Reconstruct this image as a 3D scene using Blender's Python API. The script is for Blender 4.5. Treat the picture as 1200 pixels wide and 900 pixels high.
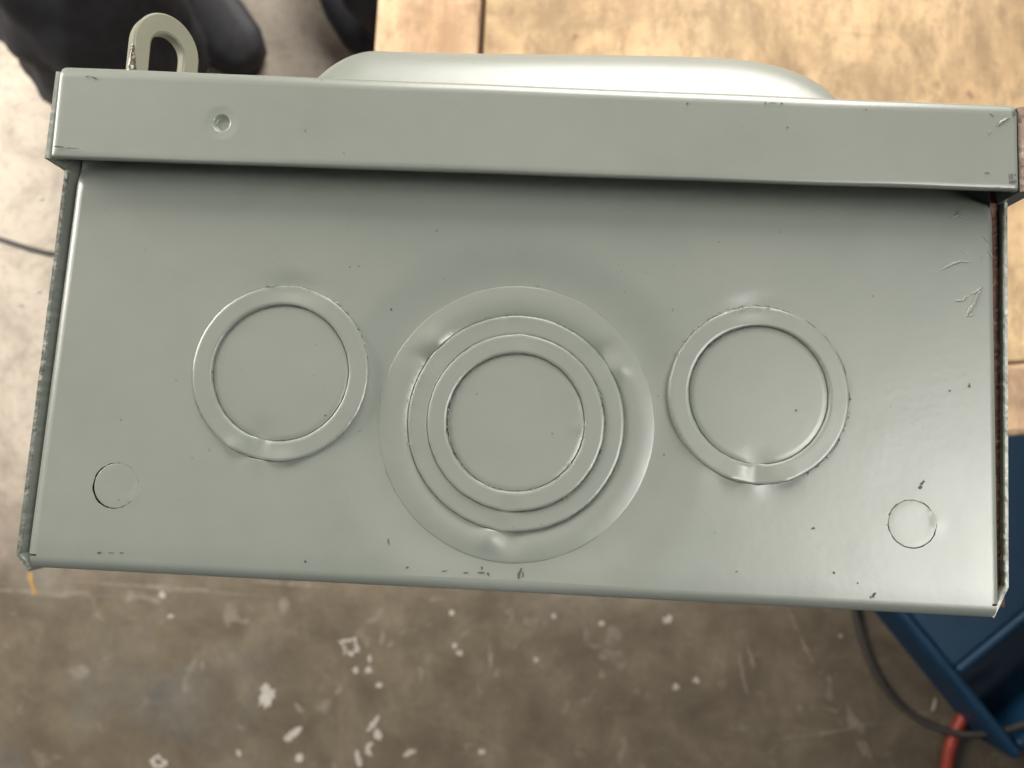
import bpy, bmesh, math, random
from mathutils import Vector, Matrix, noise
from mathutils.geometry import delaunay_2d_cdt
from math import sin, cos, pi, radians, atan2, hypot, sqrt
random.seed(7)
for o in list(bpy.data.objects): bpy.data.objects.remove(o)
SC = bpy.context.scene; COL = SC.collection
FACE = 1.004                       # height of the box's upturned end panel; bench top is at 0.75, floor at 0
# ------------------------------------------------------------------ camera, world, lamps, exposure
CAMR = Matrix(((0.998657163756009, -0.046083775531335865, 0.02366759201062085),
               (0.04824497786821266, 0.9937395838979337, -0.10076736329217463),
               (-0.018875682485659274, 0.10177389167728078, 0.9946284650981801)))
CAMZ = FACE + 0.12314
cd = bpy.data.cameras.new('camera'); cam = bpy.data.objects.new('camera', cd); COL.objects.link(cam)
cam.matrix_world = Matrix.Translation((0, 0, CAMZ)) @ CAMR.to_4x4()
cd.sensor_width = 36; cd.lens = 27; cd.clip_start = 0.005; cd.clip_end = 100
cd.dof.use_dof = True; cd.dof.focus_distance = 0.122; cd.dof.aperture_fstop = 29
SC.camera = cam
SC.view_settings.view_transform = 'Standard'; SC.view_settings.look = 'None'
SC.view_settings.exposure = 0.0; SC.view_settings.gamma = 1.0
SC.render.resolution_x = 1024; SC.render.resolution_y = 768
W = bpy.data.worlds.new('World'); SC.world = W; W.use_nodes = True
W.node_tree.nodes['Background'].inputs[0].default_value = (0.80, 0.88, 1.0, 1)
W.node_tree.nodes['Background'].inputs[1].default_value = 0.09
def lamp(name, loc, target, size, energy, color, sy=None):
    l = bpy.data.lights.new(name, 'AREA'); l.energy = energy; l.color = color
    l.shape = 'RECTANGLE'; l.size = size; l.size_y = sy or size
    o = bpy.data.objects.new(name, l); COL.objects.link(o); o.location = loc
    o.rotation_euler = (Vector(target) - Vector(loc)).to_track_quat('-Z', 'Y').to_euler()
    return o
lamp('door_light', (0.45, 3.0, 2.0), (0, 0.2, 0.8), 1.8, 165, (1.0, 0.96, 0.90))
lamp('side_light', (-1.6, 0.75, 1.45), (-0.5, 0.3, 0.2), 1.0, 58, (1.0, 0.94, 0.86))
rl = lamp('corner_sheen_light', (1.42, -0.36, 3.0), (0, 0, 1.0), 1.3, 3.7, (1.0, 0.98, 0.93))
rl.data.shape = 'DISK'; rl.data.spread = radians(34)     # added unseen lamp for the face's lower-right sheen; narrow beam spares the floor

def at(px, py, z):                 # a point of the 1200 x 900 photograph on the level plane at height z
    r = CAMR @ Vector(((px - 600) / 900, -(py - 450) / 900, -1.0))
    t = (z - CAMZ) / r.z
    return Vector((r.x * t, r.y * t, z))
# ------------------------------------------------------------------ helpers
def tag(o, label=None, cat=None, group=None, kind=None):
    if label: o['label'] = label
    if cat: o['category'] = cat
    if group: o['group'] = group
    if kind: o['kind'] = kind
    return o
def thing(name, loc, label, cat, group=None):
    o = bpy.data.objects.new(name, None); COL.objects.link(o); o.location = loc; o.empty_display_size = 0.02
    return tag(o, label, cat, group)
def wloc(o):
    v = Vector((0, 0, 0))
    while o: v += o.location; o = o.parent
    return v
def mesh(name, vs, fs, mat, parent=None, smooth=True, world=True, loc=(0, 0, 0)):
    """vs in world metres; stored relative to the parent"""
    off = (wloc(parent) if parent else Vector((0, 0, 0))) + Vector(loc)
    me = bpy.data.meshes.new(name)
    me.from_pydata([tuple(Vector(v) - off) for v in vs], [], fs); me.update()
    bm = bmesh.new(); bm.from_mesh(me); bmesh.ops.recalc_face_normals(bm, faces=bm.faces); bm.to_mesh(me); bm.free()
    if mat: me.materials.append(mat)
    if smooth: me.shade_smooth()
    o = bpy.data.objects.new(name, me); COL.objects.link(o); o.parent = parent; o.location = loc
    return o
def bmobj(name, bm, mat, parent=None, smooth=False):
    off = wloc(parent) if parent else Vector((0, 0, 0))
    for v in bm.verts: v.co -= off
    bmesh.ops.recalc_face_normals(bm, faces=bm.faces)
    me = bpy.data.meshes.new(name); bm.to_mesh(me); bm.free(); me.materials.append(mat)
    if smooth: me.shade_smooth()
    o = bpy.data.objects.new(name, me); COL.objects.link(o); o.parent = parent
    return o
def prism(bm, poly, z0, z1):
    n = len(poly); a = [bm.verts.new((p[0], p[1], z0)) for p in poly]; b = [bm.verts.new((p[0], p[1], z1)) for p in poly]
    bm.faces.new(a[::-1]); bm.faces.new(b)
    for i in range(n): bm.faces.new((a[i], a[(i + 1) % n], b[(i + 1) % n], b[i]))
def bevel(bm, w, seg=2):
    bmesh.ops.bevel(bm, geom=list(bm.edges), offset=w, segments=seg, profile=0.5, affect='EDGES', clamp_overlap=True)
def mm(x, y, z): return Vector((x * .001, y * .001, FACE + z * .001))
def sm(t): t = min(1, max(0, t)); return t * t * (3 - 2 * t)
def lerp(a, b, t): return a + (b - a) * t
def tube(name, pts, r, mat, parent=None, n=10):
    cu = bpy.data.curves.new(name, 'CURVE'); cu.dimensions = '3D'; sp = cu.splines.new('NURBS'); sp.points.add(len(pts) - 1)
    for p, q in zip(sp.points, pts): p.co = (*q, 1)
    sp.use_endpoint_u = True; sp.order_u = 4; sp.resolution_u = 8; cu.bevel_depth = r; cu.bevel_resolution = 3; cu.use_fill_caps = True
    tmp = bpy.data.objects.new(name, cu)
    COL.objects.link(tmp)
    me = bpy.data.meshes.new_from_object(tmp.evaluated_get(bpy.context.evaluated_depsgraph_get()))
    bpy.data.objects.remove(tmp)
    me.materials.clear(); me.materials.append(mat); me.shade_smooth(); me.name = name
    o = bpy.data.objects.new(name, me); COL.objects.link(o); o.parent = parent
    return o
# ------------------------------------------------------------------ materials
class N:
    def __init__(s, name):
        s.m = bpy.data.materials.new(name); s.m.use_nodes = True; s.t = s.m.node_tree; s.b = s.t.nodes['Principled BSDF']
    def n(s, typ, **kw):
        x = s.t.nodes.new(typ)
        for k, v in kw.items():
            if k.startswith('i_'):
                key = k[2:]; x.inputs[int(key) if key.isdigit() else key].default_value = v
            else: setattr(x, k, v)
        return x
    def l(s, a, b): s.t.links.new(a, b)
    def coord(s, scale=(1, 1, 1)):
        g = s.n('ShaderNodeNewGeometry'); m = s.n('ShaderNodeMapping'); m.inputs['Scale'].default_value = scale
        s.l(g.outputs['Position'], m.inputs['Vector']); return m.outputs[0]
    def noise(s, vec, scale, detail=4, rough=.55, dist=0):
        x = s.n('ShaderNodeTexNoise'); x.inputs['Scale'].default_value = scale; x.inputs['Detail'].default_value = detail
        x.inputs['Roughness'].default_value = rough; x.inputs['Distortion'].default_value = dist
        s.l(vec, x.inputs['Vector']); return x.outputs[0]
    def ramp(s, fac, stops):
        x = s.n('ShaderNodeValToRGB'); e = x.color_ramp.elements
        while len(e) > 1: e.remove(e[-1])
        e[0].position = stops[0][0]; e[0].color = (*stops[0][1], 1)
        for p, c in stops[1:]:
            q = e.new(p); q.color = (*c, 1)
        s.l(fac, x.inputs[0]); return x.outputs[0]
    def val(s, fac, a, b, c=0., d=1.):
        x = s.n('ShaderNodeMapRange'); x.clamp = True
        for i, v in enumerate((a, b, c, d)): x.inputs[i + 1].default_value = v
        s.l(fac, x.inputs[0]); return x.outputs[0]
    def mix(s, fac, a, b, mode='MIX'):
        x = s.n('ShaderNodeMix', data_type='RGBA', blend_type=mode)
        for sock, v in ((x.inputs[0], fac), (x.inputs[6], a), (x.inputs[7], b)):
            if hasattr(v, 'is_linked'): s.l(v, sock)
            else: sock.default_value = v if isinstance(v, (int, float)) else (*v, 1)
        return x.outputs[2]
    def math(s, op, a, b=0.):
        x = s.n('ShaderNodeMath', operation=op)
        for i, v in enumerate((a, b)):
            if hasattr(v, 'is_linked'): s.l(v, x.inputs[i])
            else: x.inputs[i].default_value = v
        return x.outputs[0]
    def bump(s, h, strength, dist):
        x = s.n('ShaderNodeBump'); x.inputs['Strength'].default_value = strength; x.inputs['Distance'].default_value = dist
        s.l(h, x.inputs['Height']); s.l(x.outputs[0], s.b.inputs['Normal'])
    def set(s, **kw):
        for k, v in kw.items():
            i = s.b.inputs[k.replace('_', ' ')]
            if hasattr(v, 'is_linked'): s.l(v, i)
            else: i.default_value = (*v, 1) if isinstance(v, tuple) else v
        return s.m
def paint_mat():
    k = N('grey_green_paint'); c = k.coord()
    big = k.noise(c, 35, 3); mid = k.noise(c, 240, 4); sp = k.noise(c, 900, 2, .5); sm_ = k.noise(k.coord((1, .35, 1)), 70, 5, .65, .6)
    col = k.ramp(big, [(.3, (.182, .198, .171)), (.7, (.204, .218, .189))])
    col = k.mix(k.val(mid, .35, .75, 0, .22), col, (.228, .240, .212))
    col = k.mix(k.val(sm_, .56, .80, 0, .16), col, (.13, .135, .115))
    col = k.mix(k.val(sp, .765, .78, 0, .6), col, (.06, .06, .055))
    x = k.n('ShaderNodeBump'); x.inputs['Strength'].default_value = .055; x.inputs['Distance'].default_value = .0004; k.l(k.noise(c, 700, 3), x.inputs['Height'])
    k.l(x.outputs[0], k.b.inputs['Normal'])
    return k.set(Base_Color=col, Roughness=k.val(sm_, .3, .8, .32, .37), Specular_IOR_Level=.72)
def edge_mat(name, ca, cb, cc, rough=.5, metal=.3, scale=900):
    k = N(name); c = k.coord(); a = k.noise(c, scale, 4, .6); b = k.noise(c, scale * .3, 3)
    col = k.ramp(a, [(.35, ca), (.52, cb), (.68, cc)])
    col = k.mix(k.val(b, .45, .62), col, cb)
    k.bump(a, .35, .0004)
    return k.set(Base_Color=col, Roughness=rough, Metallic=metal)
def flat_mat(name, col, rough=.6, metal=0., nscale=40, amt=.25):
    k = N(name); c = k.coord(); a = k.noise(c, nscale, 4)
    d = tuple(x * (1 - amt) for x in col); e = tuple(min(1, x * (1 + amt)) for x in col)
    return k.set(Base_Color=k.ramp(a, [(.3, d), (.7, e)]), Roughness=rough, Metallic=metal)
PAINT = paint_mat()
RAW = edge_mat('bare_steel_edge', (.10, .095, .085), (.30, .31, .28), (.62, .62, .58), .35, .5)
RUST = edge_mat('rusty_seam', (.022, .010, .007), (.075, .032, .018), (.22, .11, .06), .7, .1)
DARKSEAM = edge_mat('shaded_gap_seam', (.010, .010, .012), (.016, .016, .018), (.22, .23, .22), .35, .3, 500)  # shade of the deep gap put into the dark tones; pale flecks are galvanising
BRUST = edge_mat('rust_spotted_cut_edge', (.09, .05, .03), (.25, .18, .135), (.42, .36, .31), .6, .2)
CHIP = flat_mat('chipped_paint', (.066, .063, .054), .7)
WELD = edge_mat('weld_metal', (.04, .032, .025), (.16, .14, .11), (.75, .72, .62), .3, .7, 1200)
# ------------------------------------------------------------------ the setting: concrete floor
def floor_mat():
    k = N('stained_concrete'); c = k.coord(); g = k.n('ShaderNodeNewGeometry'); s = k.n('ShaderNodeSeparateXYZ'); k.l(g.outputs['Position'], s.inputs[0])
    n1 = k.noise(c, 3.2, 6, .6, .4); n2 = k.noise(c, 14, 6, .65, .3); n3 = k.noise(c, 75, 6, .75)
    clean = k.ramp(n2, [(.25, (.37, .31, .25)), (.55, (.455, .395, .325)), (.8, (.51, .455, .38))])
    dirty_shaded = k.ramp(n2, [(.25, (.072, .054, .034)), (.5, (.132, .105, .070)), (.75, (.205, .170, .118))])
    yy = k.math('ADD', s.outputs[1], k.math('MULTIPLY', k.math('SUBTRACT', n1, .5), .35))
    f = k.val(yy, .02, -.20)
    col = k.mix(f, clean, dirty_shaded)  # towards the front: brown grime, with a cast shadow painted into it
    col = k.mix(k.val(n3, .50, .72, 0, .42), col, (.085, .068, .05))
    col = k.mix(k.val(k.noise(c, 26, 3, .5, .8), .62, .74, 0, .3), col, (.42, .38, .33))
    col = k.mix(k.val(k.noise(c, 5.5, 5, .7, 1.2), .5, .66, 0, .4), col, (.105, .078, .05))
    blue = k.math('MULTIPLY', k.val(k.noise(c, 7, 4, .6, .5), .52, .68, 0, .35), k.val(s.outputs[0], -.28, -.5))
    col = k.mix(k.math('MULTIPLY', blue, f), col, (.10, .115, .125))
    k.bump(n3, .25, .004)
    return k.set(Base_Color=col, Roughness=k.val(n2, .3, .7, .5, .75))
fl = 4.0
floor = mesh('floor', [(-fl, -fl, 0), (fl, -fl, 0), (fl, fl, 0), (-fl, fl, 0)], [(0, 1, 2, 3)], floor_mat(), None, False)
tag(floor, kind='structure')
def blob(px, py, rx, ry, ang=0, n=34, rough=.42, hole=0, z=.0012):
    c = at(px, py, z); k = .001 * 1.25; vs = []; ph = random.random() * 99
    for i in range(n):
        t = 2 * pi * i / n; q = 1 + rough * 1.2 * noise.noise((cos(t) * 1.6 + ph, sin(t) * 1.6, ph)) + rough * 1.3 * noise.noise((cos(t) * 4.5 + ph, sin(t) * 4.5, ph + 3))
        x, y = rx * k * q * cos(t), ry * k * q * sin(t)
        vs.append(c + Vector((x * cos(ang) - y * sin(ang), x * sin(ang) + y * cos(ang), 0)))
    if hole:
        m = [c + (v - c) * (hole * random.uniform(.75, 1.25)) for v in vs]
        return vs + m, [(i, (i + 1) % n, n + (i + 1) % n, n + i) for i in range(n)]
    return vs, [tuple(range(n))]
def blobs(name, L, mat, label=None, z=.0012):
    V = []; F = []
    for a in L:
        a = dict(zip(('px', 'py', 'rx', 'ry', 'ang', 'n', 'rough', 'hole'), a)); v, f = blob(z=z, **a); z += .00002
        F += [tuple(i + len(V) for i in q) for q in f]; V += v
    o = mesh(name, V, F, mat, floor, False); o['kind'] = 'stuff'
    return o
blobs('white_paint_splatter', [(312, 815, 9, 11), (345, 858, 10, 4, .6), (338, 866, 5, 3, .3), (351, 888, 5, 5), (186, 893, 9, 7, 0, 36, .4, .5),
    (280, 882, 2.4, 4, .5), (410, 757, 10, 10, 0, 36, .45, .62), (443, 862, 4, 6, .3), (436, 850, 10, 3, 1.0), (433, 873, 4, 3), (432, 880, 3, 6, .5), (529, 718, 2.8, 3),
    (533, 757, 3, 3), (538, 765, 4, 3.4), (649, 722, 3.4, 3), (705, 731, 3.5, 3), (782, 726, 6, 4, .5), (816, 797, 3.4, 3.4), (792, 805, 3, 3),
    (432, 785, 3.5, 3.5), (444, 803, 3.5, 3.5), (416, 785, 3, 3), (433, 772, 2, 4), (628, 773, 3, 3), (565, 881, 4, 3.5), (480, 882, 7, 3, .4), (22, 357, 3, 3), (43, 341, 4, 3),
    (47, 232, 3, 3), (190, 697, 4, 4), (200, 722, 4, 2, .3), (420, 890, 3, 8, .3), (1095, 826, 3, 8, -.2), (985, 745, 2, 2.4)],
    flat_mat('white_paint', (.42, .39, .34), .6, 0, 90, .15))
blobs('pale_scuff', [(575, 775, 2, 16, .1, 24, .5), (582, 790, 3, 5), (620, 728, 7, 5), (706, 770, 4, 4), (706, 790, 4, 4), (870, 790, 2, 20, .25, 24, .6), (880, 770, 2, 16, .3, 24, .6),
    (960, 860, 45, 1.8, .16, 24, .8), (1005, 850, 14, 2.4, .16, 24, .6), (930, 728, 2, 14, .5, 24, .6), (945, 760, 2, 12, .5, 24, .6), (1000, 845, 4, 14, .5, 24, .7), (1014, 880, 4, 12, .5, 24, .7),
    (200, 690, 90, 2.2, -.02, 40, .9), (340, 684, 60, 2, -.02, 40, .9), (60, 695, 50, 2.4, -.02, 40, .9), (510, 703, 10, 2, .1), (350, 830, 3, 8, .8), (820, 700, 3, 2)],
    flat_mat('pale_scuffs', (.20, .165, .128), .7, 0, 90, .3), z=.0006)
blobs('yellow_floor_mark', [(35, 676, 3, 8, .25), (39, 690, 2.5, 7, .2)], flat_mat('yellow_line_paint', (.36, .22, .07), .6))

# ------------------------------------------------------------------ the workbench
def wood_mat(name, stops, sx, sy, blotch, knots=True, kn=(.10, .05, .03)):
    k = N(name); c = k.coord((sx, sy, sx)); c1 = k.coord()
    g = k.noise(c, 9, 6, .65, .6); b = k.noise(k.coord((1, .6, 1)), 48, 6, .68, .8); f = k.noise(k.coord((1, .5, 1)), 130, 4, .65)
    col = k.ramp(g, stops)
    col = k.mix(k.val(b, .45, .68, 0, blotch), col, tuple(x * .52 for x in stops[1][1]))
    col = k.mix(k.val(f, .48, .70, 0, .6), col, tuple(x * .45 for x in stops[0][1]))
    col = k.mix(k.val(k.noise(c1, 14, 5, .65, .8), .44, .62, 0, .75), col, tuple(x * .58 for x in stops[0][1]))
    if knots: col = k.mix(k.val(k.noise(c1, 48, 3, .5), .70, .78, 0, .8), col, kn)
    k.bump(f, .3, .001)
    return k.set(Base_Color=col, Roughness=.62)
PLY = wood_mat('weathered_plywood', [(.3, (.43, .28, .145)), (.5, (.62, .43, .235)), (.7, (.70, .52, .31))], 1.8, .7, .7)
LUM = wood_mat('sawn_lumber', [(.3, (.54, .32, .17)), (.5, (.75, .51, .30)), (.72, (.83, .61, .40))], 4.5, .22, .3, True, (.22, .07, .03))
BT = 0.75; LX = -0.0890; PX = -0.0335
def fr(x): return -0.012 + (x - LX) * 0.112          # front edge of the bench, not quite square to its side
bench = thing('workbench', (0.5, 0.45, 0), 'timber workbench with blotchy plywood top and sawn board edging behind grey box', 'workbench')
bm = bmesh.new(); prism(bm, [(PX + .0015, fr(PX) + .036), (1.25, fr(1.25) + .036), (1.25, 1.0), (PX + .0015, 1.0)], BT - .018, BT); bevel(bm, .0012, 1); bmobj('plywood_top', bm, PLY, bench)
bm = bmesh.new(); prism(bm, [(LX, fr(LX) + .036), (PX - .0015, fr(PX) + .036), (PX - .0015, 1.0), (LX, 1.0)], BT - .089, BT + .001); bevel(bm, .003, 2); bmobj('side_board', bm, LUM, bench)
bm = bmesh.new(); prism(bm, [(LX, fr(LX)), (1.25, fr(1.25)), (1.25, fr(1.25) + .0355), (LX, fr(LX) + .0355)], BT - .15, BT + .0005); bevel(bm, .003, 2)
LUMX = wood_mat('weathered_edge_board', [(.3, (.30, .18, .10)), (.5, (.52, .34, .20)), (.72, (.66, .47, .30))], .22, 4.5, .45)
bmobj('front_board', bm, LUMX, bench)
for (x, y) in ((.03, .16), (1.12, .27), (.03, .86), (1.12, .86)):
    bm = bmesh.new(); prism(bm, [(x, y), (x + .089, y), (x + .089, y + .089), (x, y + .089)], 0, BT - .0185); bevel(bm, .003, 1); bmobj('leg', bm, LUM, bench)

# ------------------------------------------------------------------ the electrical box
CX = -2.15
box = thing('electrical_box', (CX * .001, .020, BT), 'grey green painted steel electrical box stood on end with round knockouts in its upturned face', 'electrical box')
ZB = -252.0
KO = {'left': (-40.6, 12.6), 'right': (36.6, 12.6), 'mid': (-2.05, 6.4), 'sl': (-65.67, -6.85), 'sr': (60.8, -6.64)}
RAD = {'left': 14.45, 'right': 14.4, 'mid': 22.4, 'sl': 3.72, 'sr': 3.85}
def ang(d): return d * pi / 180
def adiff(a, b):
    return abs((a - b + pi) % (2 * pi) - pi)
def tie(t, centre, half):          # 1 at a tie's centre, 0 beyond it
    return math.exp(-(adiff(t, ang(centre)) / (ang(half) * .68)) ** 2)
def hp(x, y):                      # relief of the end panel, mm
    h = .10 * noise.noise((x * .035, y * .035, 3.1)) + .03 * noise.noise((x * .15, y * .15, 7.7))
    dx, dy = x - KO['mid'][0], y - KO['mid'][1]; r = hypot(dx, dy)
    h -= .95 * (1 - sm((r - 22.4) / 8.5)) if r > 22.4 else .95
    for key, t0 in (('left', 84), ('right', 94)):
        dx, dy = x - KO[key][0], y - KO[key][1]; r = hypot(dx, dy); t = atan2(dy, dx)
        w = 1 - sm((r - 14.4) / 3.2)
        h -= .40 * w * tie(t, t0, 26)
        h -= .12 * w * max(tie(t, -118 if key == 'left' else -112, 14), tie(t, -84 if key == 'left' else -74, 16))
        h += .12 * w * tie(t, -100 if key == 'left' else -93, 9)
    for key, t0 in (('sl', -18), ('sr', 5)):
        dx, dy = x - KO[key][0], y - KO[key][1]; r = hypot(dx, dy); t = atan2(dy, dx)
        h += .07 * (1 - sm((r - 3.7) / 1.8)) * sm((r - 2.5) / 1.2) * tie(t, t0, 34)
    if y > 42.9: h -= .36 * min(y - 42.9, 6) ** 1.55
    if y < -15.6: h -= .16 * ((-15.6 - y) / 3.0) ** 2
    return h
def bend(p0, p1, out, down, z, r=2.0, n=6):
    pass
XL, XR, YB, YT = -77.05, 73.1, -18.6, 59.0
def wx(x, y): return x + (.25 + .65 * ((y - 14) / 30)) * sm((-55 - x) / 20)
def end_panel():
    pts = []; cons = []
    nx = 92; ny = 50
    def inside_hole(x, y, m=0.05, skip=None):
        return any(hypot(x - KO[k][0], y - KO[k][1]) < RAD[k] + m for k in KO if k != skip)
    border = [(lerp(XL, XR, i / nx), YB) for i in range(nx)] + [(XR, lerp(YB, YT, j / ny)) for j in range(ny)] + \
             [(lerp(XR, XL, i / nx), YT) for i in range(nx)] + [(XL, lerp(YT, YB, j / ny)) for j in range(ny)]
    pts += border; nb = len(border); cons += [(i, (i + 1) % nb) for i in range(nb)]
    for k in KO:
        nn = 300 if RAD[k] > 10 else 120
        ph = len(k) * 3.3
        for off in (0, .10, .25, .5, .9, 1.5, 2.3, 3.3, 4.6):
            if RAD[k] < 10 and off > 2: continue
            m = nn if off < .6 else nn // 2
            s = len(pts); added = []
            for i in range(m):
                t = 2 * pi * i / m
                r = RAD[k] + off
                if off == 0: r += .05 * noise.noise((cos(t) * 9 + ph, sin(t) * 9, ph))
                x, y = KO[k][0] + r * cos(t), KO[k][1] + r * sin(t)
                if off and (inside_hole(x, y, .12, k) or not (XL + .3 < x < XR - .3 and YB + .3 < y < YT - .3)): continue
                pts.append((x, y)); added.append(len(pts) - 1)
            if off == 0: cons += [(added[i], added[(i + 1) % m]) for i in range(m)]
    for i in range(1, nx):
        for j in range(1, ny):
            x, y = lerp(XL, XR, i / nx), lerp(YB, YT, j / ny)
            if not inside_hole(x, y, 1.2): pts.append((x, y))
    v, e, f, *_ = delaunay_2d_cdt([Vector(p) for p in pts], cons, [], 0, 1e-6)
    F = []
    for q in f:
        cx = sum(v[i].x for i in q) / len(q); cy = sum(v[i].y for i in q) / len(q)
        if any(hypot(cx - KO[k][0], cy - KO[k][1]) < RAD[k] - .12 for k in KO): continue
        F.append(tuple(q))
    V = [mm(wx(p.x, p.y), p.y, hp(p.x, p.y)) for p in v]
    # rounded bends: left, right and back (lower) edge
    n = 7
    def strip(P, ox, oy, tail, r=2.0):
        prev = None
        for (x, y) in P:
            z0 = hp(x, y); cur = []
            for a in range(n + 1):
                t = pi / 2 * a / n; V.append(mm(wx(x, y) + ox * r * sin(t), y + oy * r * sin(t), z0 * cos(t) - r * (1 - cos(t)))); cur.append(len(V) - 1)
            V.append(mm(wx(x, y) + ox * r, y + oy * r, -tail)); cur.append(len(V) - 1)
            if prev: F.extend((prev[i], cur[i], cur[i + 1], prev[i + 1]) for i in range(len(cur) - 1))
            prev = cur
    strip([(XL, lerp(YB + .3, YT, j / ny)) for j in range(ny + 1)], -1, 0, 20)
    strip([(XR, lerp(YB + .3, YT, j / ny)) for j in range(ny + 1)], 1, 0, 20, 1.3)
    strip([(lerp(XL - 1.0, XR + .7, i / nx), YB) for i in range(nx + 1)], 0, -1, -ZB, 2.0)
    return mesh('end_panel', V, F, PAINT, box)
panel = end_panel()
def ring(name, c, r0, r1, hf, parent, dr0=.45, dr1=.45, nn=240, rough=.05, inner=None, mid=5, seed=0., mat=None, f0=None, f1=None, gk=1.):
    """an annular plate (r0 = 0: a disc) with rounded rims; hf(r, t, x, y) gives the height of its top"""
    prof = []
    if r0 > 0: prof += [(r0, 'w', 1), (r0, 'e', dr0), (r0 + .07, 'e', dr0 * .6), (r0 + .14, 'e', dr0 * .15), (r0 + .19, 'e', 0)]
    else: prof += [(r1 * q, 'e', 0) for q in (.12, .3, .5)]
    a = r0 + .19 if r0 else r1 * .5; b = r1 - .19
    prof += [(lerp(a, b, (i + 1) / (mid + 1)), 'e', 0) for i in range(mid)]
    prof += [(r1 - .19, 'e', 0), (r1 - .14, 'e', dr1 * .15), (r1 - .07, 'e', dr1 * .6), (r1, 'e', dr1), (r1, 'w', 1)]
    V = []; F = []
    for (r, kind, d) in prof:
        for i in range(nn):
            t = 2 * pi * i / nn
            q = r
            if r > r1 - .35: q += rough * noise.noise((cos(t) * 8 + seed, sin(t) * 8, seed)) + rough * noise.noise((cos(t) * 40 + seed, sin(t) * 40, seed)) - gap(t, seed, gk) * (f1(t) if f1 else 1) + (.22 * (1 - f1(t)) if gk < 1 else 0)
            elif r0 and r < r0 + .35: q += rough * noise.noise((cos(t) * 8 + seed, sin(t) * 8, seed + 5)) + rough * .7 * noise.noise((cos(t) * 40 + seed, sin(t) * 40, seed + 5))
            x, y = c[0] + q * cos(t), c[1] + q * sin(t)
            df = (f1 or (lambda q: 1))(t) if r > r1 - .35 else (f0 or (lambda q: 1))(t)
            z = (hf(r, t) - d * df) if kind == 'e' else min(-1.6, hf(r, t) - 1.4)
            if kind == 'e': z += .03 * noise.noise((x * .2, y * .2, seed))
            V.append(mm(x, y, z))
    for k in range(len(prof) - 1):
        for i in range(nn):
            j = (i + 1) % nn; F.append((k * nn + i, k * nn + j, (k + 1) * nn + j, (k + 1) * nn + i))
    if r0 == 0: F.append(tuple(range(nn)))
    return mesh(name, V, F, mat or PAINT, parent)
G = .0
def gap(t, seed, k=1): return k * (.004 + .075 * max(0, noise.noise((cos(t) * 5 + seed * 3, sin(t) * 5, seed)) + .55 * noise.noise((cos(t) * 26, sin(t) * 26 + seed, seed)) - .02))
def side_ko(key, t_top, t_bot, seed):
    c = KO[key]; R = RAD[key]
    def hr(r, t):
        L = .28; u = (r - 11.1) / (R - 11.1)
        h = lerp(L, -.28, tie(t, t_top, 26) * sm(u * 1.1))
        w = tie(t, t_bot, 11)
        h += .40 * sm((u - .2) / .8) * max(tie(t, t_bot - 17, 9), tie(t, t_bot + 19, 11))
        return lerp(h, lerp(-.26, -.08, u), w)
    def hd(r, t): return -.12 - .22 * tie(t, t_bot, 20) * sm((r - 7) / 4) + .05 * (1 - (r / 11) ** 2)
    o = ring('knockout_ring', c, 11.1 + G, R - G, hr, box, .42, .46, 300, .05, seed=seed, f0=lambda t: 1 - tie(t, t_bot, 13), f1=lambda t: 1 - .9 * tie(t, t_top, 18))
    ring('knockout_disc', c, 0, 11.1 - G, hd, o, .10, .22, 300, .04, seed=seed + 2, f1=lambda t: 1 - tie(t, t_bot, 13))
side_ko('left', 84, -101, 1.3); side_ko('right', 97, -91, 8.1)
def centre_ko():
    c = KO['mid']
    def h3(r, t):
        u = (r - 17.5) / 4.9; z = -.93 + .34 * sin(pi * min(1, max(0, u)) ** .8) - .15 * (1 - u)
        for a in (143, 37, -95): z += (.42 * tie(t, a - 6, 8) - .36 * tie(t, a + 6, 7)) * (1 - sm((u - .15) / .75))
        return z
    def h2(r, t):
        u = (r - 14.3) / 3.2; z = -.52
        for a in (143, 37, -95): z = lerp(z, -.75, .7 * tie(t, a, 10) * sm(u))
        return z
    def h1(r, t):
        u = (r - 11.1) / 3.2; z = -.14
        for a in (88, -93): z = lerp(z, -.35, .9 * tie(t, a, 12) * sm(u))
        return z
    def h0(r, t): return -.52 + .3 * tie(t, -2, 9) * sm((r - 9) / 2)
    o3 = ring('knockout_ring', c, 17.5 + G, 22.4 - .005, h3, box, .05, .03, 360, .012, mid=12, seed=3.3)
    o2 = ring('knockout_ring', c, 14.3 + G, 17.5 - G, h2, o3, .12, .42, 360, .05, seed=4.1, f1=lambda t: 1 - .8 * max(tie(t, a, 9) for a in (143, 37, -95)))
    ring('knockout_ring', c, 11.1 + G, 14.3 - G, h1, o3, .42, .42, 360, .06, seed=5.7, f1=lambda t: 1 - .8 * max(tie(t, 88, 10), tie(t, -93, 10)), f0=lambda t: 1 - tie(t, -2, 9))
    ring('knockout_disc', c, 0, 11.1 - G, h0, o3, .1, .2, 300, .05, seed=6.9)
centre_ko()
def small_ko(key, t0, half, seed):
    R = RAD[key]
    def h(r, t):
        u = sm((r / R - .7) / .3); z = hp(KO[key][0] + r * cos(t), KO[key][1] + r * sin(t)) - .02 * (1 - tie(t, t0, half)) * u
        z += .04 * tie(t, t0 + half * .95, half * .30) * u - .03 * tie(t, t0 - half * .95, half * .34) * u
        return z
    ring('small_knockout', KO[key], 0, R - .01, h, box, .1, .24, 140, .05, mid=14, seed=seed, gk=.3, f1=lambda t: 1 - tie(t, t0, half * .8) * 1.0)
small_ko('sl', -26, 26, 2.2); small_ko('sr', 12, 26, 9.4)
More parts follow.
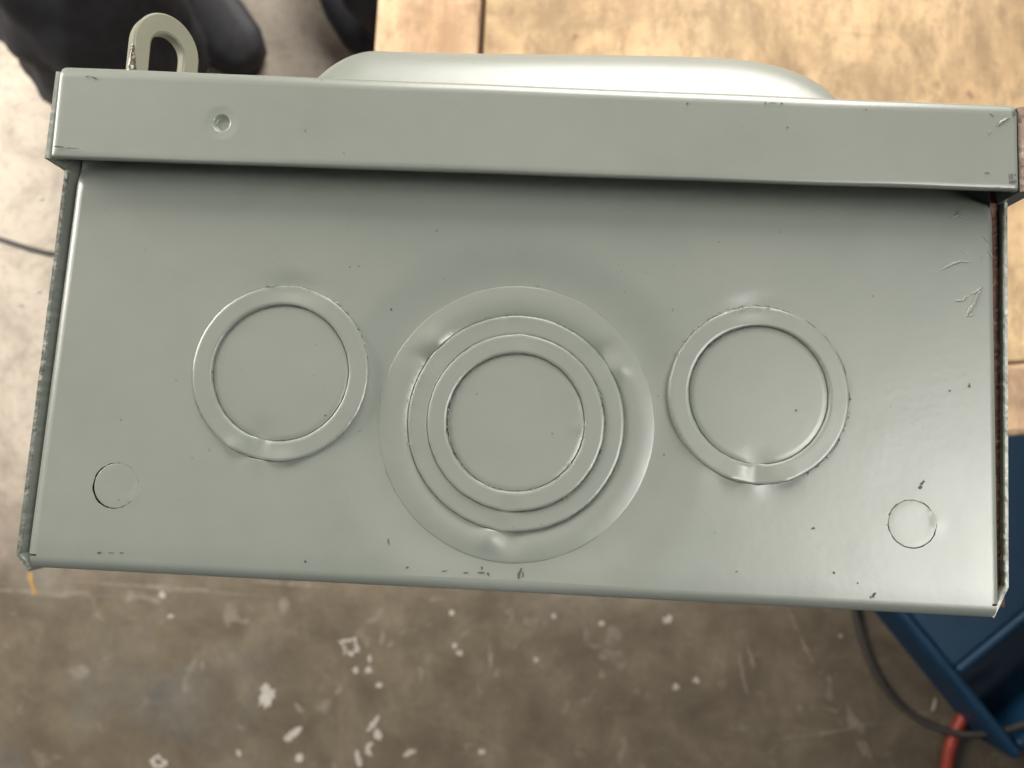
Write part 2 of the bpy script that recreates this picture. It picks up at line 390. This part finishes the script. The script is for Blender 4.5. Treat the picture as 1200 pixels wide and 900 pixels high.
# side sheets of the body: cut edge outside the end panel, chamfered at the back corner
def sheet(name, plan, th, z0, z1, mat, parent, sub=60, rough=0.0, seed=0., edge=None):
    """a sheet whose plan (mm) is a polyline; thickness to the left of the line; top edge slightly uneven"""
    P = []
    for a, b in zip(plan[:-1], plan[1:]):
        n = max(2, int(hypot(b[0] - a[0], b[1] - a[1]) / 75 * sub)); P += [(lerp(a[0], b[0], i / n), lerp(a[1], b[1], i / n)) for i in range(n)]
    P.append(plan[-1]); V = []; F = []; M = len(P); NR = []
    for i in range(M):
        a = P[max(0, i - 1)]; b = P[min(M - 1, i + 1)]; d = hypot(b[0] - a[0], b[1] - a[1]); NR.append((-(b[1] - a[1]) / d, (b[0] - a[0]) / d))
    for i, (p, n) in enumerate(zip(P, NR)):
        w = rough * noise.noise((i * .9 + seed, seed, 0)); w2 = rough * noise.noise((i * 1.3 + seed, seed + 9, 0)); e = .25
        x0, y0 = p[0] + n[0] * w * .5, p[1] + n[1] * w * .5
        x1, y1 = p[0] + n[0] * (th + w2 * .5), p[1] + n[1] * (th + w2 * .5)
        V += [mm(x0, y0, z1), mm(x0, y0, z0 - e + w), mm(lerp(x0, x1, .18), lerp(y0, y1, .18), z0 + w * .7), mm(lerp(x0, x1, .82), lerp(y0, y1, .82), z0 + w2 * .7), mm(x1, y1, z0 - e + w2), mm(x1, y1, z1)]
    for i in range(M - 1):
        for k in range(6): F.append((i * 6 + k, i * 6 + (k + 1) % 6, (i + 1) * 6 + (k + 1) % 6, (i + 1) * 6 + k))
    F.append(tuple(range(6))); F.append(tuple((M - 1) * 6 + k for k in range(6)))
    o = mesh(name, V, F, mat, parent, False)
    if edge:
        o.data.materials.append(edge)
        for p in o.data.polygons:
            if p.center.z > (FACE - BT) + (z0 - .9) * .001 and p.normal.z > .3: p.material_index = 1
    return o
EDGEL = edge_mat('painted_cut_edge', (.07, .075, .065), (.13, .14, .12), (.26, .27, .24), .4, .1, 1300)
EDGER = edge_mat('pale_painted_edge', (.20, .21, .18), (.32, .33, .29), (.44, .45, .40), .35, .1, 1300)
sheet('side_panel', [(-80.3, 58), (-81.45, -18.8), (-79.2, -21.2)], .85, -1.0, ZB, PAINT, box, 90, .35, 1.1, EDGEL)
sheet('side_panel', [(74.0, -20.6), (76.3, -15.8), (77.3, 58)], .75, -1.0, ZB, PAINT, box, 90, .3, 5.1, EDGER)
sheet('seam', [(-79.25, 58), (-80.3, -18.6)], 2.2, -6.0, -14, DARKSEAM, box, 140, .5, 3.0)
sheet('seam', [(74.45, -19), (74.45, 58)], -1.9, -2.1, -9, RUST, box, 140, .25, 8.0)
# ------------------------------------------------------------------ the lid
def lid_flange():
    V = []; F = []; x0, x1 = -79.59, 75.59; prev = None
    xs = sorted([x0 + .05 * q * q for q in range(6)] + [x0 + 1.5 + q for q in range(154)] + [x1 - .05 * q * q for q in range(6)] + [-51.94 + q * .13 for q in range(-30, 31)])
    for x in xs:
        u = (x - x0) / (x1 - x0)
        yb = lerp(45.57, 46.41, u) + .12 * noise.noise((x * .06, 1, 1)) ; yt = lerp(61.42, 60.83, u) + .10 * noise.noise((x * .05, 5, 1)); Z = 4.5
        e = min(x - x0, x1 - x); dip = .7 * (1 - sqrt(max(0, 1 - max(0, (1 - e / .9)) ** 2))) if e < .9 else 0
        r = 1.7; prof = [(yb + .1, Z - 1.3), (yb, Z - .9), (yb, Z - .35), (yb + .12, Z - .1), (yb + .4, Z)]
        ys = sorted([lerp(yb + .4, yt - r, k / 18) for k in range(1, 18)] + [52.34 + q * .14 for q in range(-28, 29)])
        for y in ys: prof.append((y, Z))
        for k in range(0, 9): t = pi / 2 * k / 8; prof.append((yt - r + r * sin(t), Z - r + r * cos(t)))
        prof += [(yt, Z - 6), (yt - .05, -30), (yt, ZB + 1), (yt - 1.3, ZB + 1), (yt - 1.3, Z - 3.2), (yt - 2.6, Z - 1.3)]
        cur = []
        for (y, z) in prof:
            if z > Z - .01:
                z += .10 * noise.noise((x * .03, y * .08, 2)) + .10 * sm((y - yb) / 14)
                d = hypot(x + 51.94, y - 52.34); z -= .6 * (1 - sm((d - 1.0) / .5)) ; z -= .10 * (1 - sm((d - 1.5) / 1.6))
            V.append(mm(x, y, z - dip)); cur.append(len(V) - 1)
        if prev: F.extend((prev[k], cur[k], cur[(k + 1) % len(cur)], prev[(k + 1) % len(cur)]) for k in range(len(cur)))
        else: F.append(tuple(cur))
        prev = cur
    F.append(tuple(prev))
    return mesh('lid', V, F, PAINT, box)
lid = lid_flange()
def flange_side(x0t, x0b, th, yb, yt, z0, mat, edge, seed):
    return sheet('lid_side_flange', [(x0t, yt), (x0b, yb)], th, z0, ZB + 2, mat, lid, 120, .2, seed, edge)
flange_side(-80.73, -80.98, .95, 45.62, 60.44, 3.7, PAINT, None, 2.0)
flange_side(75.79, 75.89, 2.4, 46.31, 60.24, 4.2, PAINT, BRUST, 6.0)
def dome():
    V = []; F = []; xs = [-47 + i * 1.0 for i in range(118)]; zs = [-5 - j * .35 for j in range(46)] + [-22 - 2 * j for j in range(10)] + [-44 - j * 9 for j in range(21)]; zend = zs[-1]
    Hh = 15.6
    def q(u, p): u = min(1, max(0, u)); return (1 - (1 - u) ** p) ** (1 / p) * sm(u * 6) ** .5
    for z in zs:
        for x in xs:
            a = q((x + 44.6) / 13, 1.9); b = q((55.6 - x) / 26, 2.5); cz = min((1 - (1 - min(1, max(0, (-6.0 - z) / 8))) ** 1.5) ** (1 / 1.5), q((z - zend - 1) / 20, 1.7))
            h = Hh * min(a, b) * cz if False else Hh * (a * b) * cz * lerp(.93, 1.0, sm((x + 30) / 60))
            V.append(mm(x, 61.1 + h - (.4 if h < .001 else 0), z))
    n = len(xs)
    for j in range(len(zs) - 1):
        for i in range(n - 1): F.append((j * n + i, j * n + i + 1, (j + 1) * n + i + 1, (j + 1) * n + i))
    return mesh('raised_cover', V, F, PAINT, lid)
dome()
def hasp():
    c = mm(-70.2, 60, -10.5); w = Vector((cos(ang(50)), 0, -sin(ang(50)))); up = Vector((0, 1, 0)); nrm = Vector((sin(ang(50)), 0, cos(ang(50))))
    hw = 6.0; yc = 12.0; t = 1.15; ih = 3.0; N2 = 40
    def outline(h, top, base):
        P = [(-h, base)]
        for i in range(N2 + 1):
            a = pi - pi * i / N2; P.append((h * cos(a), top + h * 1.15 * sin(a)))
        P.append((h, base)); return P
    O = outline(hw, yc, -2); I = outline(ih, yc - .2, 3.2)
    V = []; F = []
    def put(p, d, s=1): V.append(c + (w * p[0] + up * p[1] + nrm * d) * .001); return len(V) - 1
    loops = []
    for (pl, inset, d) in ((O, 0, -t), (O, 0, t - .35), (O, .35, t), (I, -.3, t), (I, 0, t - .3), (I, 0, -t)):
        L = []
        for k, p in enumerate(pl):
            q = Vector((p[0], p[1] - yc)); l = q.length or 1
            q = q * ((l - inset) / l); L.append(put((q.x, q.y + yc), d))
        loops.append(L)
    m = len(O)
    for a, b in zip(loops[:-1], loops[1:]):
        for k in range(m - 1): F.append((a[k], a[k + 1], b[k + 1], b[k]))
        F.append((a[m - 1], a[0], b[0], b[m - 1]))
    a, b = loops[-1], loops[0]
    for k in range(m - 1): F.append((a[k], a[k + 1], b[k + 1], b[k]))
    F.append((a[m - 1], a[0], b[0], b[m - 1]))
    HM = edge_mat('yellowed_galvanised_paint', (.15, .155, .115), (.215, .215, .16), (.31, .29, .21), .4, .1, 120)
    o = mesh('padlock_tab', V, F, HM, box, False)
    # weld bead on its near edge
    V = []; F = []; p0 = c - w * hw * .001
    for j in range(15):
        for i in range(12):
            th = 2 * pi * i / 12; r = .95 * (1 - (j / 15) ** 2 * .8) * (1 + .5 * noise.noise((j * .8, cos(th) * 2, sin(th) * 2)))
            V.append(p0 + (up * (.2 + j * .75) + w * (r * cos(th) + .25) + nrm * (.6 + r * 1.3 * sin(th))) * .001)
    for j in range(14):
        for i in range(12): F.append((j * 12 + i, j * 12 + (i + 1) % 12, j * 12 + 12 + (i + 1) % 12, j * 12 + 12 + i))
    mesh('weld_bead', V, F, WELD, o)
hasp()
# burrs: torn paint along the cut lines
def burrs(name, L, mat, seed):
    rnd = random.Random(seed); V = []; F = []
    for (key, R, a0, a1, n, sz) in L:
        c = KO[key]
        for _ in range(n):
            t = ang(rnd.uniform(a0, a1)); r0 = R + rnd.uniform(-.16, .16); ln = sz * rnd.uniform(.4, 1.5); w = sz * rnd.uniform(.2, .5); a = t + pi / 2 + rnd.uniform(-.7, .7)
            x, y = c[0] + r0 * cos(t), c[1] + r0 * sin(t); base = max(hp(x, y), -.25 if key == 'mid' else .1) if key[0] != 's' else hp(x, y); s0 = len(V)
            for (p, q, z) in ((-1, 0, -.05), (0, -1, .02), (1, 0, -.05), (0, 1, .02), (rnd.uniform(-.4, .4), 0, rnd.uniform(.10, .22))):
                V.append(mm(x + cos(a) * p * ln - sin(a) * q * w, y + sin(a) * p * ln + cos(a) * q * w, base + z))
            F += [(s0 + k, s0 + (k + 1) % 4, s0 + 4) for k in range(4)]
    o = mesh(name, V, F, mat, panel, False); o['kind'] = 'stuff'
burrs('paint_burr', [('left', 14.4, 10, 60, 22, .3), ('left', 14.4, 75, 150, 20, .2), ('right', 14.4, 75, 160, 34, .3), ('right', 14.4, -60, 5, 22, .25), ('right', 11.1, 90, 190, 26, .25), ('mid', 17.5, 140, 200, 26, .22),
    ('mid', 14.3, -60, 30, 46, .22), ('mid', 11.1, 150, 260, 44, .24), ('mid', 17.5, 40, 130, 24, .16), ('mid', 11.1, -75, 0, 16, .2), ('sr', 3.8, 60, 200, 12, .2)], PAINT, 3)
burrs('paint_burr', [('mid', 14.3, -50, 25, 26, .17), ('mid', 11.1, 150, 215, 30, .18), ('mid', 17.5, 150, 200, 14, .15), ('right', 11.1, 95, 190, 22, .2), ('left', 14.4, 15, 40, 6, .16), ('right', 14.4, -55, -10, 10, .16), ('left', 11.1, 170, 190, 4, .16)], CHIP, 5)
# paint wrinkles, scratches and chips
def wrinkle(pts, w, h, V, F, pz=hp):
    P = []
    for a, b in zip(pts[:-1], pts[1:]):
        n = 8; P += [(lerp(a[0], b[0], i / n), lerp(a[1], b[1], i / n)) for i in range(n)]
    P.append(pts[-1]); M = len(P); prev = None
    for i, p in enumerate(P):
        a = P[max(0, i - 1)]; b = P[min(M - 1, i + 1)]; d = hypot(b[0] - a[0], b[1] - a[1]); n = (-(b[1] - a[1]) / d, (b[0] - a[0]) / d)
        f = sin(pi * min(1, max(.02, i / (M - 1)))) ** .5 * (1 + .5 * noise.noise((i * .7, p[0], p[1]))); cur = []
        jx = .12 * noise.noise((i * .5, p[0], 4)); 
        for q in range(6):
            t = pi * q / 5; x = p[0] + n[0] * (w * f * cos(t) + jx); y = p[1] + n[1] * (w * f * cos(t) + jx)
            zz = pz(x, y) - .03 + h * f * sin(t); V.append(mm(x, y, zz)); cur.append(len(V) - 1)
        if prev: F.extend((prev[k], cur[k], cur[k + 1], prev[k + 1]) for k in range(5))
        prev = cur
def fp(px, py): v = at(px, py, FACE); return (v.x * 1000, v.y * 1000)
V = []; F = []
for L, w in ([[(1168, 148), (1174, 142), (1183, 138)], .2], [[(1160, 132), (1164, 137)], .12], [[(1158, 158), (1160, 153)], .1]):
    q = [at(*p, FACE + .0045) * 1000 for p in L]; wrinkle([(p.x, p.y) for p in q], w, w * .9, V, F, lambda x, y: 4.62)
o = mesh('paint_wrinkle', V, F, PAINT, lid); o['kind'] = 'stuff'
V = []; F = []
for L, w in ([[(1101, 317), (1112, 311), (1124, 306), (1140, 307)], .22], [[(1117, 353), (1127, 352), (1136, 346)], .2], [[(1131, 372), (1137, 362), (1143, 352), (1150, 337)], .32],
             [[(1136, 346), (1146, 340), (1152, 335)], .2], [[(1134, 371), (1142, 368)], .16], [[(1113, 256), (1121, 252), (1128, 243)], .15], [[(1120, 252), (1134, 255)], .16], [[(1124, 246), (1136, 241)], .1],
             [[(1148, 273), (1155, 281), (1160, 286)], .14], [[(1120, 292), (1130, 296), (1142, 297)], .08], [[(1085, 320), (1098, 318)], .08], [[(1156, 294), (1164, 301)], .12]):
    wrinkle([fp(*p) for p in L], w, w * .9, V, F)
o = mesh('paint_wrinkle', V, F, PAINT, panel); o['kind'] = 'stuff'
def chips(name, L, z, parent, mat, zf=None):
    V = []; F = []
    for (px, py, rx, ry, a) in L:
        c = at(px, py, FACE + z * .001); n = 14; ph = random.random() * 50; s = len(V)
        for i in range(n):
            t = 2 * pi * i / n; q = (1 + 1.1 * noise.noise((cos(t) * 1.5 + ph, sin(t) * 1.5, ph)))
            x, y = rx * q * cos(t) / 7300, ry * q * sin(t) / 7300
            X = c.x + x * cos(a) - y * sin(a); Y = c.y + x * sin(a) + y * cos(a)
            V.append((X, Y, (FACE + .001 * (z + .04 + (hp(X * 1000, Y * 1000) if zf is None else zf)))))
        F.append(tuple(range(s, s + n)))
    o = mesh(name, V, F, mat, parent, False); o['kind'] = 'stuff'
chips('paint_chip', [(563, 672, 4, 1.2, 0), (564, 667, 1, 2.2, .3), (572, 674, 2, 1.6, 0), (609, 674, 2.2, 5, -.2), (613, 675, 1.2, 3, 0), (520, 670, 4, .5, .1), (545, 672, 3, .8, 0), (477, 665, 2, .9, .5),
    (116, 648, 3, 1, .1), (130, 648, 3, .5, 0), (143, 648, 4, .5, .1), (358, 658, 1.4, 1.4, 0), (863, 670, 1.2, 1, 0), (977, 671, 1.3, 1.2, 0), (953, 619, 2.6, 1, .5), (1024, 698, 1.5, 3, -.5), (1020, 700, 1, 2, 0),
    (1078, 571, 2.5, 2.5, 1), (1081, 566, 1.2, 4.5, -.6), (455, 635, .9, 3, .2), (933, 481, 1, 1, 0), (381, 487, 1, 1, 0), (779, 533, 1.1, 1, 0), (410, 313, 1, 1, 0), (458, 362, 1, 1.5, 0), (1136, 452, 1.5, 2, 0), (1113, 458, 1, 1, 0),
    (573, 648, 2, 2, 0), (575, 641, 1, 1.5, 0), (740, 520, 1, 1, 0), (1005, 683, 1, 1, 0)], .0, panel, CHIP)
chips('paint_chip', [(905, 121, 5, .8, 0), (897, 121, .7, 1.6, .2), (916, 122, 2, .9, 0), (1015, 129, .8, 1.2, 0), (923, 150, 1.3, 1, .3), (1157, 203, 1.8, .9, -.5), (1188, 213, 3.2, 2, .3), (1185, 207, 1.5, 3, 0), (1189, 205, 1.2, 2, 0), (1189, 132, 1.5, 3, 0),
    (110, 91, 4, 1, -.2), (103, 90, 2, .9, 0), (70, 172, 6, 1.4, .1), (84, 174, 7, .7, 0), (806, 122, .7, 1.6, 0), (1170, 220, 1, 1, 0)], 4.66, lid, CHIP, .08)

# ------------------------------------------------------------------ cables, tray, person
LEAD = flat_mat('dusty_grey_cable', (.04, .037, .033), .7); RUB = flat_mat('black_cable_rubber', (.02, .02, .022), .5); RED = flat_mat('red_hose_rubber', (.34, .04, .022), .5)
def run(L, z): return [at(px, py, zz if (zz := z + dz) else z) for (px, py, dz) in L]
o = tube('floor_cable', run([(-160, 215, 0), (-80, 255, 0), (0, 280, 0), (32, 291, 0), (65, 299, 0), (130, 306, 0), (210, 300, 0), (280, 270, 0), (330, 200, 0)], .005), .0036, RUB)
tag(o, 'thin black cable lying on the pale concrete left of the grey box', 'cable')
o = tube('power_lead', run([(985, 560, 0), (990, 660, 0), (1004, 728, 0), (1025, 792, 0), (1060, 835, 0), (1105, 858, .012), (1150, 864, .036), (1200, 853, .10), (1260, 820, .10)], .006), .0042, LEAD)
tag(o, 'dark grey lead curving across floor to the blue tray', 'cable')
o = tube('air_hose', run([(1145, 822, 0), (1134, 832, 0), (1126, 845, 0), (1113, 872, 0), (1108, 905, 0), (1110, 960, 0), (1130, 1010, 0)], .009), .0078, RED)
tag(o, 'red hose curving out from under the blue tray', 'hose')
BLUE = flat_mat('blue_plastic', (.0035, .036, .082), .5, 0, 30, .12)
def tray():
    t = thing('plastic_tray', (.66, -.12, 0), 'dark blue plastic tray with deep compartments on the floor under the bench', 'tray')
    z = .088
    A = at(1040, 708, z); B = at(1178, 878, z); u = (B - A).normalized(); v = Vector((-u.y, u.x, 0)) 
    if v.x < 0: v = -v
    O = A - u * .14; Lu = (B - A).length + .14 + .02; Lv = .50; th = .016
    def pt(a, b, zz): q = O + u * a + v * b; return Vector((q.x, q.y, zz))
    def slab(name, a0, a1, b0, b1, z0, z1, mat, bw=.0065, par=t, seg=3):
        bm = bmesh.new(); prism(bm, [pt(a0, b0, 0)[:2], pt(a1, b0, 0)[:2], pt(a1, b1, 0)[:2], pt(a0, b1, 0)[:2]], z0, z1); bevel(bm, bw, seg); return bmobj(name, bm, mat, par, False)
    slab('base', 0, Lu, 0, Lv, .001, .007, BLUE, .002)
    w = slab('long_wall', .0, Lu, .0, th, .0072, z, BLUE); slab('long_wall', 0, Lu, Lv - th, Lv, .0072, z, BLUE)
    slab('end_wall', .0, th, th + .0005, Lv - th - .0005, .0072, z - .001, BLUE); slab('end_wall', Lu - th, Lu, th + .0005, Lv - th - .0005, .0072, z - .001, BLUE)
    k = (at(1121, 795, z) - O).dot(u)
    slab('divider', k - .008, k + .004, th + .0005, Lv - th - .0005, .0072, z - .002, BLUE)
    slab('compartment_lid', th + .0005, k - .0085, th + .0005, Lv - th - .0005, z - .016, z - .007, BLUE, .003)
tray()
def person():
    P = thing('person', (-.42, .80, 0), 'person in black trousers and dark grey shoes standing left of the workbench', 'person')
    BLK = flat_mat('black_cloth', (.011, .011, .014), .85, 0, 60, .3); SHOE = flat_mat('dark_grey_shoe', (.030, .030, .036), .6, 0, 80, .25)
    SKIN = flat_mat('skin', (.50, .30, .21), .55); HAIR = flat_mat('dark_hair', (.02, .015, .012), .6)
    off = Vector((-.42, .80, 0))
    def skin(name, verts, edges, mat, root=0):
        me = bpy.data.meshes.new(name); me.from_pydata([Vector(v[:3]) - off for v in verts], edges, []); me.materials.append(mat)
        o = bpy.data.objects.new(name, me); COL.objects.link(o); o.parent = P
        o.modifiers.new('skin', 'SKIN').use_smooth_shade = True
        d = me.skin_vertices[0].data
        for i, v in enumerate(verts): d[i].radius = v[3] if isinstance(v[3], tuple) else (v[3], v[3]); d[i].use_root = i == root
        o.modifiers.new('sub', 'SUBSURF').levels = 2; o.modifiers['sub'].render_levels = 2
        return o
    # near leg (toe towards the bench) and far leg a pace ahead
    A = Vector((-.60, .575, 0)); Bf = Vector((-.195, .655, 0))
    V = [(-.42, .84, .98, (.15, .13)), (-.50, .82, .88, .10), (-.585, .68, .5, .10), (A.x, A.y, .18, (.165, .13)), (A.x, A.y - .01, .06, (.175, .135)),
         (-.34, .84, .88, .10), (-.28, .80, .5, .085), (Bf.x - .01, Bf.y, .16, .085), (Bf.x, Bf.y - .01, .05, .095)]
    tr = skin('trousers', V, [(0, 1), (1, 2), (2, 3), (3, 4), (0, 5), (5, 6), (6, 7), (7, 8)], BLK)
    tr.modifiers['sub'].levels = tr.modifiers['sub'].render_levels = 4
    tx = bpy.data.textures.new('cloth_folds', 'CLOUDS'); tx.noise_scale = .07; tx.noise_depth = 2
    dm = tr.modifiers.new('folds', 'DISPLACE'); dm.texture = tx; dm.strength = .045; dm.mid_level = .5; dm.texture_coords = 'LOCAL'
    V = [(-.42, .84, 1.0, (.16, .13)), (-.42, .84, 1.2, (.17, .13)), (-.42, .83, 1.38, (.17, .12)), (-.42, .82, 1.46, .07),
         (-.62, .83, 1.39, .07), (-.67, .86, 1.14, .06), (-.58, .79, .98, .05), (-.22, .83, 1.39, .07), (-.17, .86, 1.14, .06), (-.26, .79, .98, .05)]
    skin('jacket', V, [(0, 1), (1, 2), (2, 3), (2, 4), (4, 5), (5, 6), (2, 7), (7, 8), (8, 9)], BLK, 1)
    V = [(-.42, .83, 1.40, .06), (-.42, .82, 1.50, .055), (-.42, .80, 1.58, (.072, .08)), (-.42, .80, 1.68, (.078, .09)), (-.42, .81, 1.73, .06), (-.42, .71, 1.60, .016)]
    skin('body', V, [(0, 1), (1, 2), (2, 3), (3, 4), (2, 5)], SKIN, 2)
    V = [(-.42, .83, 1.66, (.085, .09)), (-.42, .82, 1.74, (.075, .085)), (-.42, .80, 1.77, .05)]
    skin('hair', V, [(0, 1), (1, 2)], HAIR)
    def shoe(heel, d, L=.29):
        d = d.normalized(); s = Vector((-d.y, d.x, 0)); vs = []; fs = []; n = 20; secs = [(0, .03, .075, .6), (.04, .036, .085, 1), (.3, .036, .10, 1), (.5, .04, .085, 1), (.7, .048, .062, 1), (.86, .046, .048, 1), (.96, .034, .040, .9), (1.0, .012, .028, .6)]
        for (q, hw, h, k) in secs:
            for i in range(n):
                t = 2 * pi * i / n; x = hw * (abs(cos(t)) ** .7) * (1 if cos(t) > 0 else -1); zz = h * .5 + h * .5 * (abs(sin(t)) ** .7) * (1 if sin(t) > 0 else -1)
                vs.append(heel + d * (q * L) + s * x + Vector((0, 0, zz + .001)))
        m = len(secs)
        for j in range(m - 1):
            for i in range(n): fs.append((j * n + i, j * n + (i + 1) % n, (j + 1) * n + (i + 1) % n, (j + 1) * n + i))
        fs += [tuple(range(n)), tuple((m - 1) * n + i for i in range(n))]
        mesh('shoe', vs, fs, SHOE, P)
    shoe(Vector((-.63, .80, 0)), Vector((.64, -.77, 0))); shoe(Vector((-.40, .855, 0)), Vector((.52, -.85, 0)))
person()
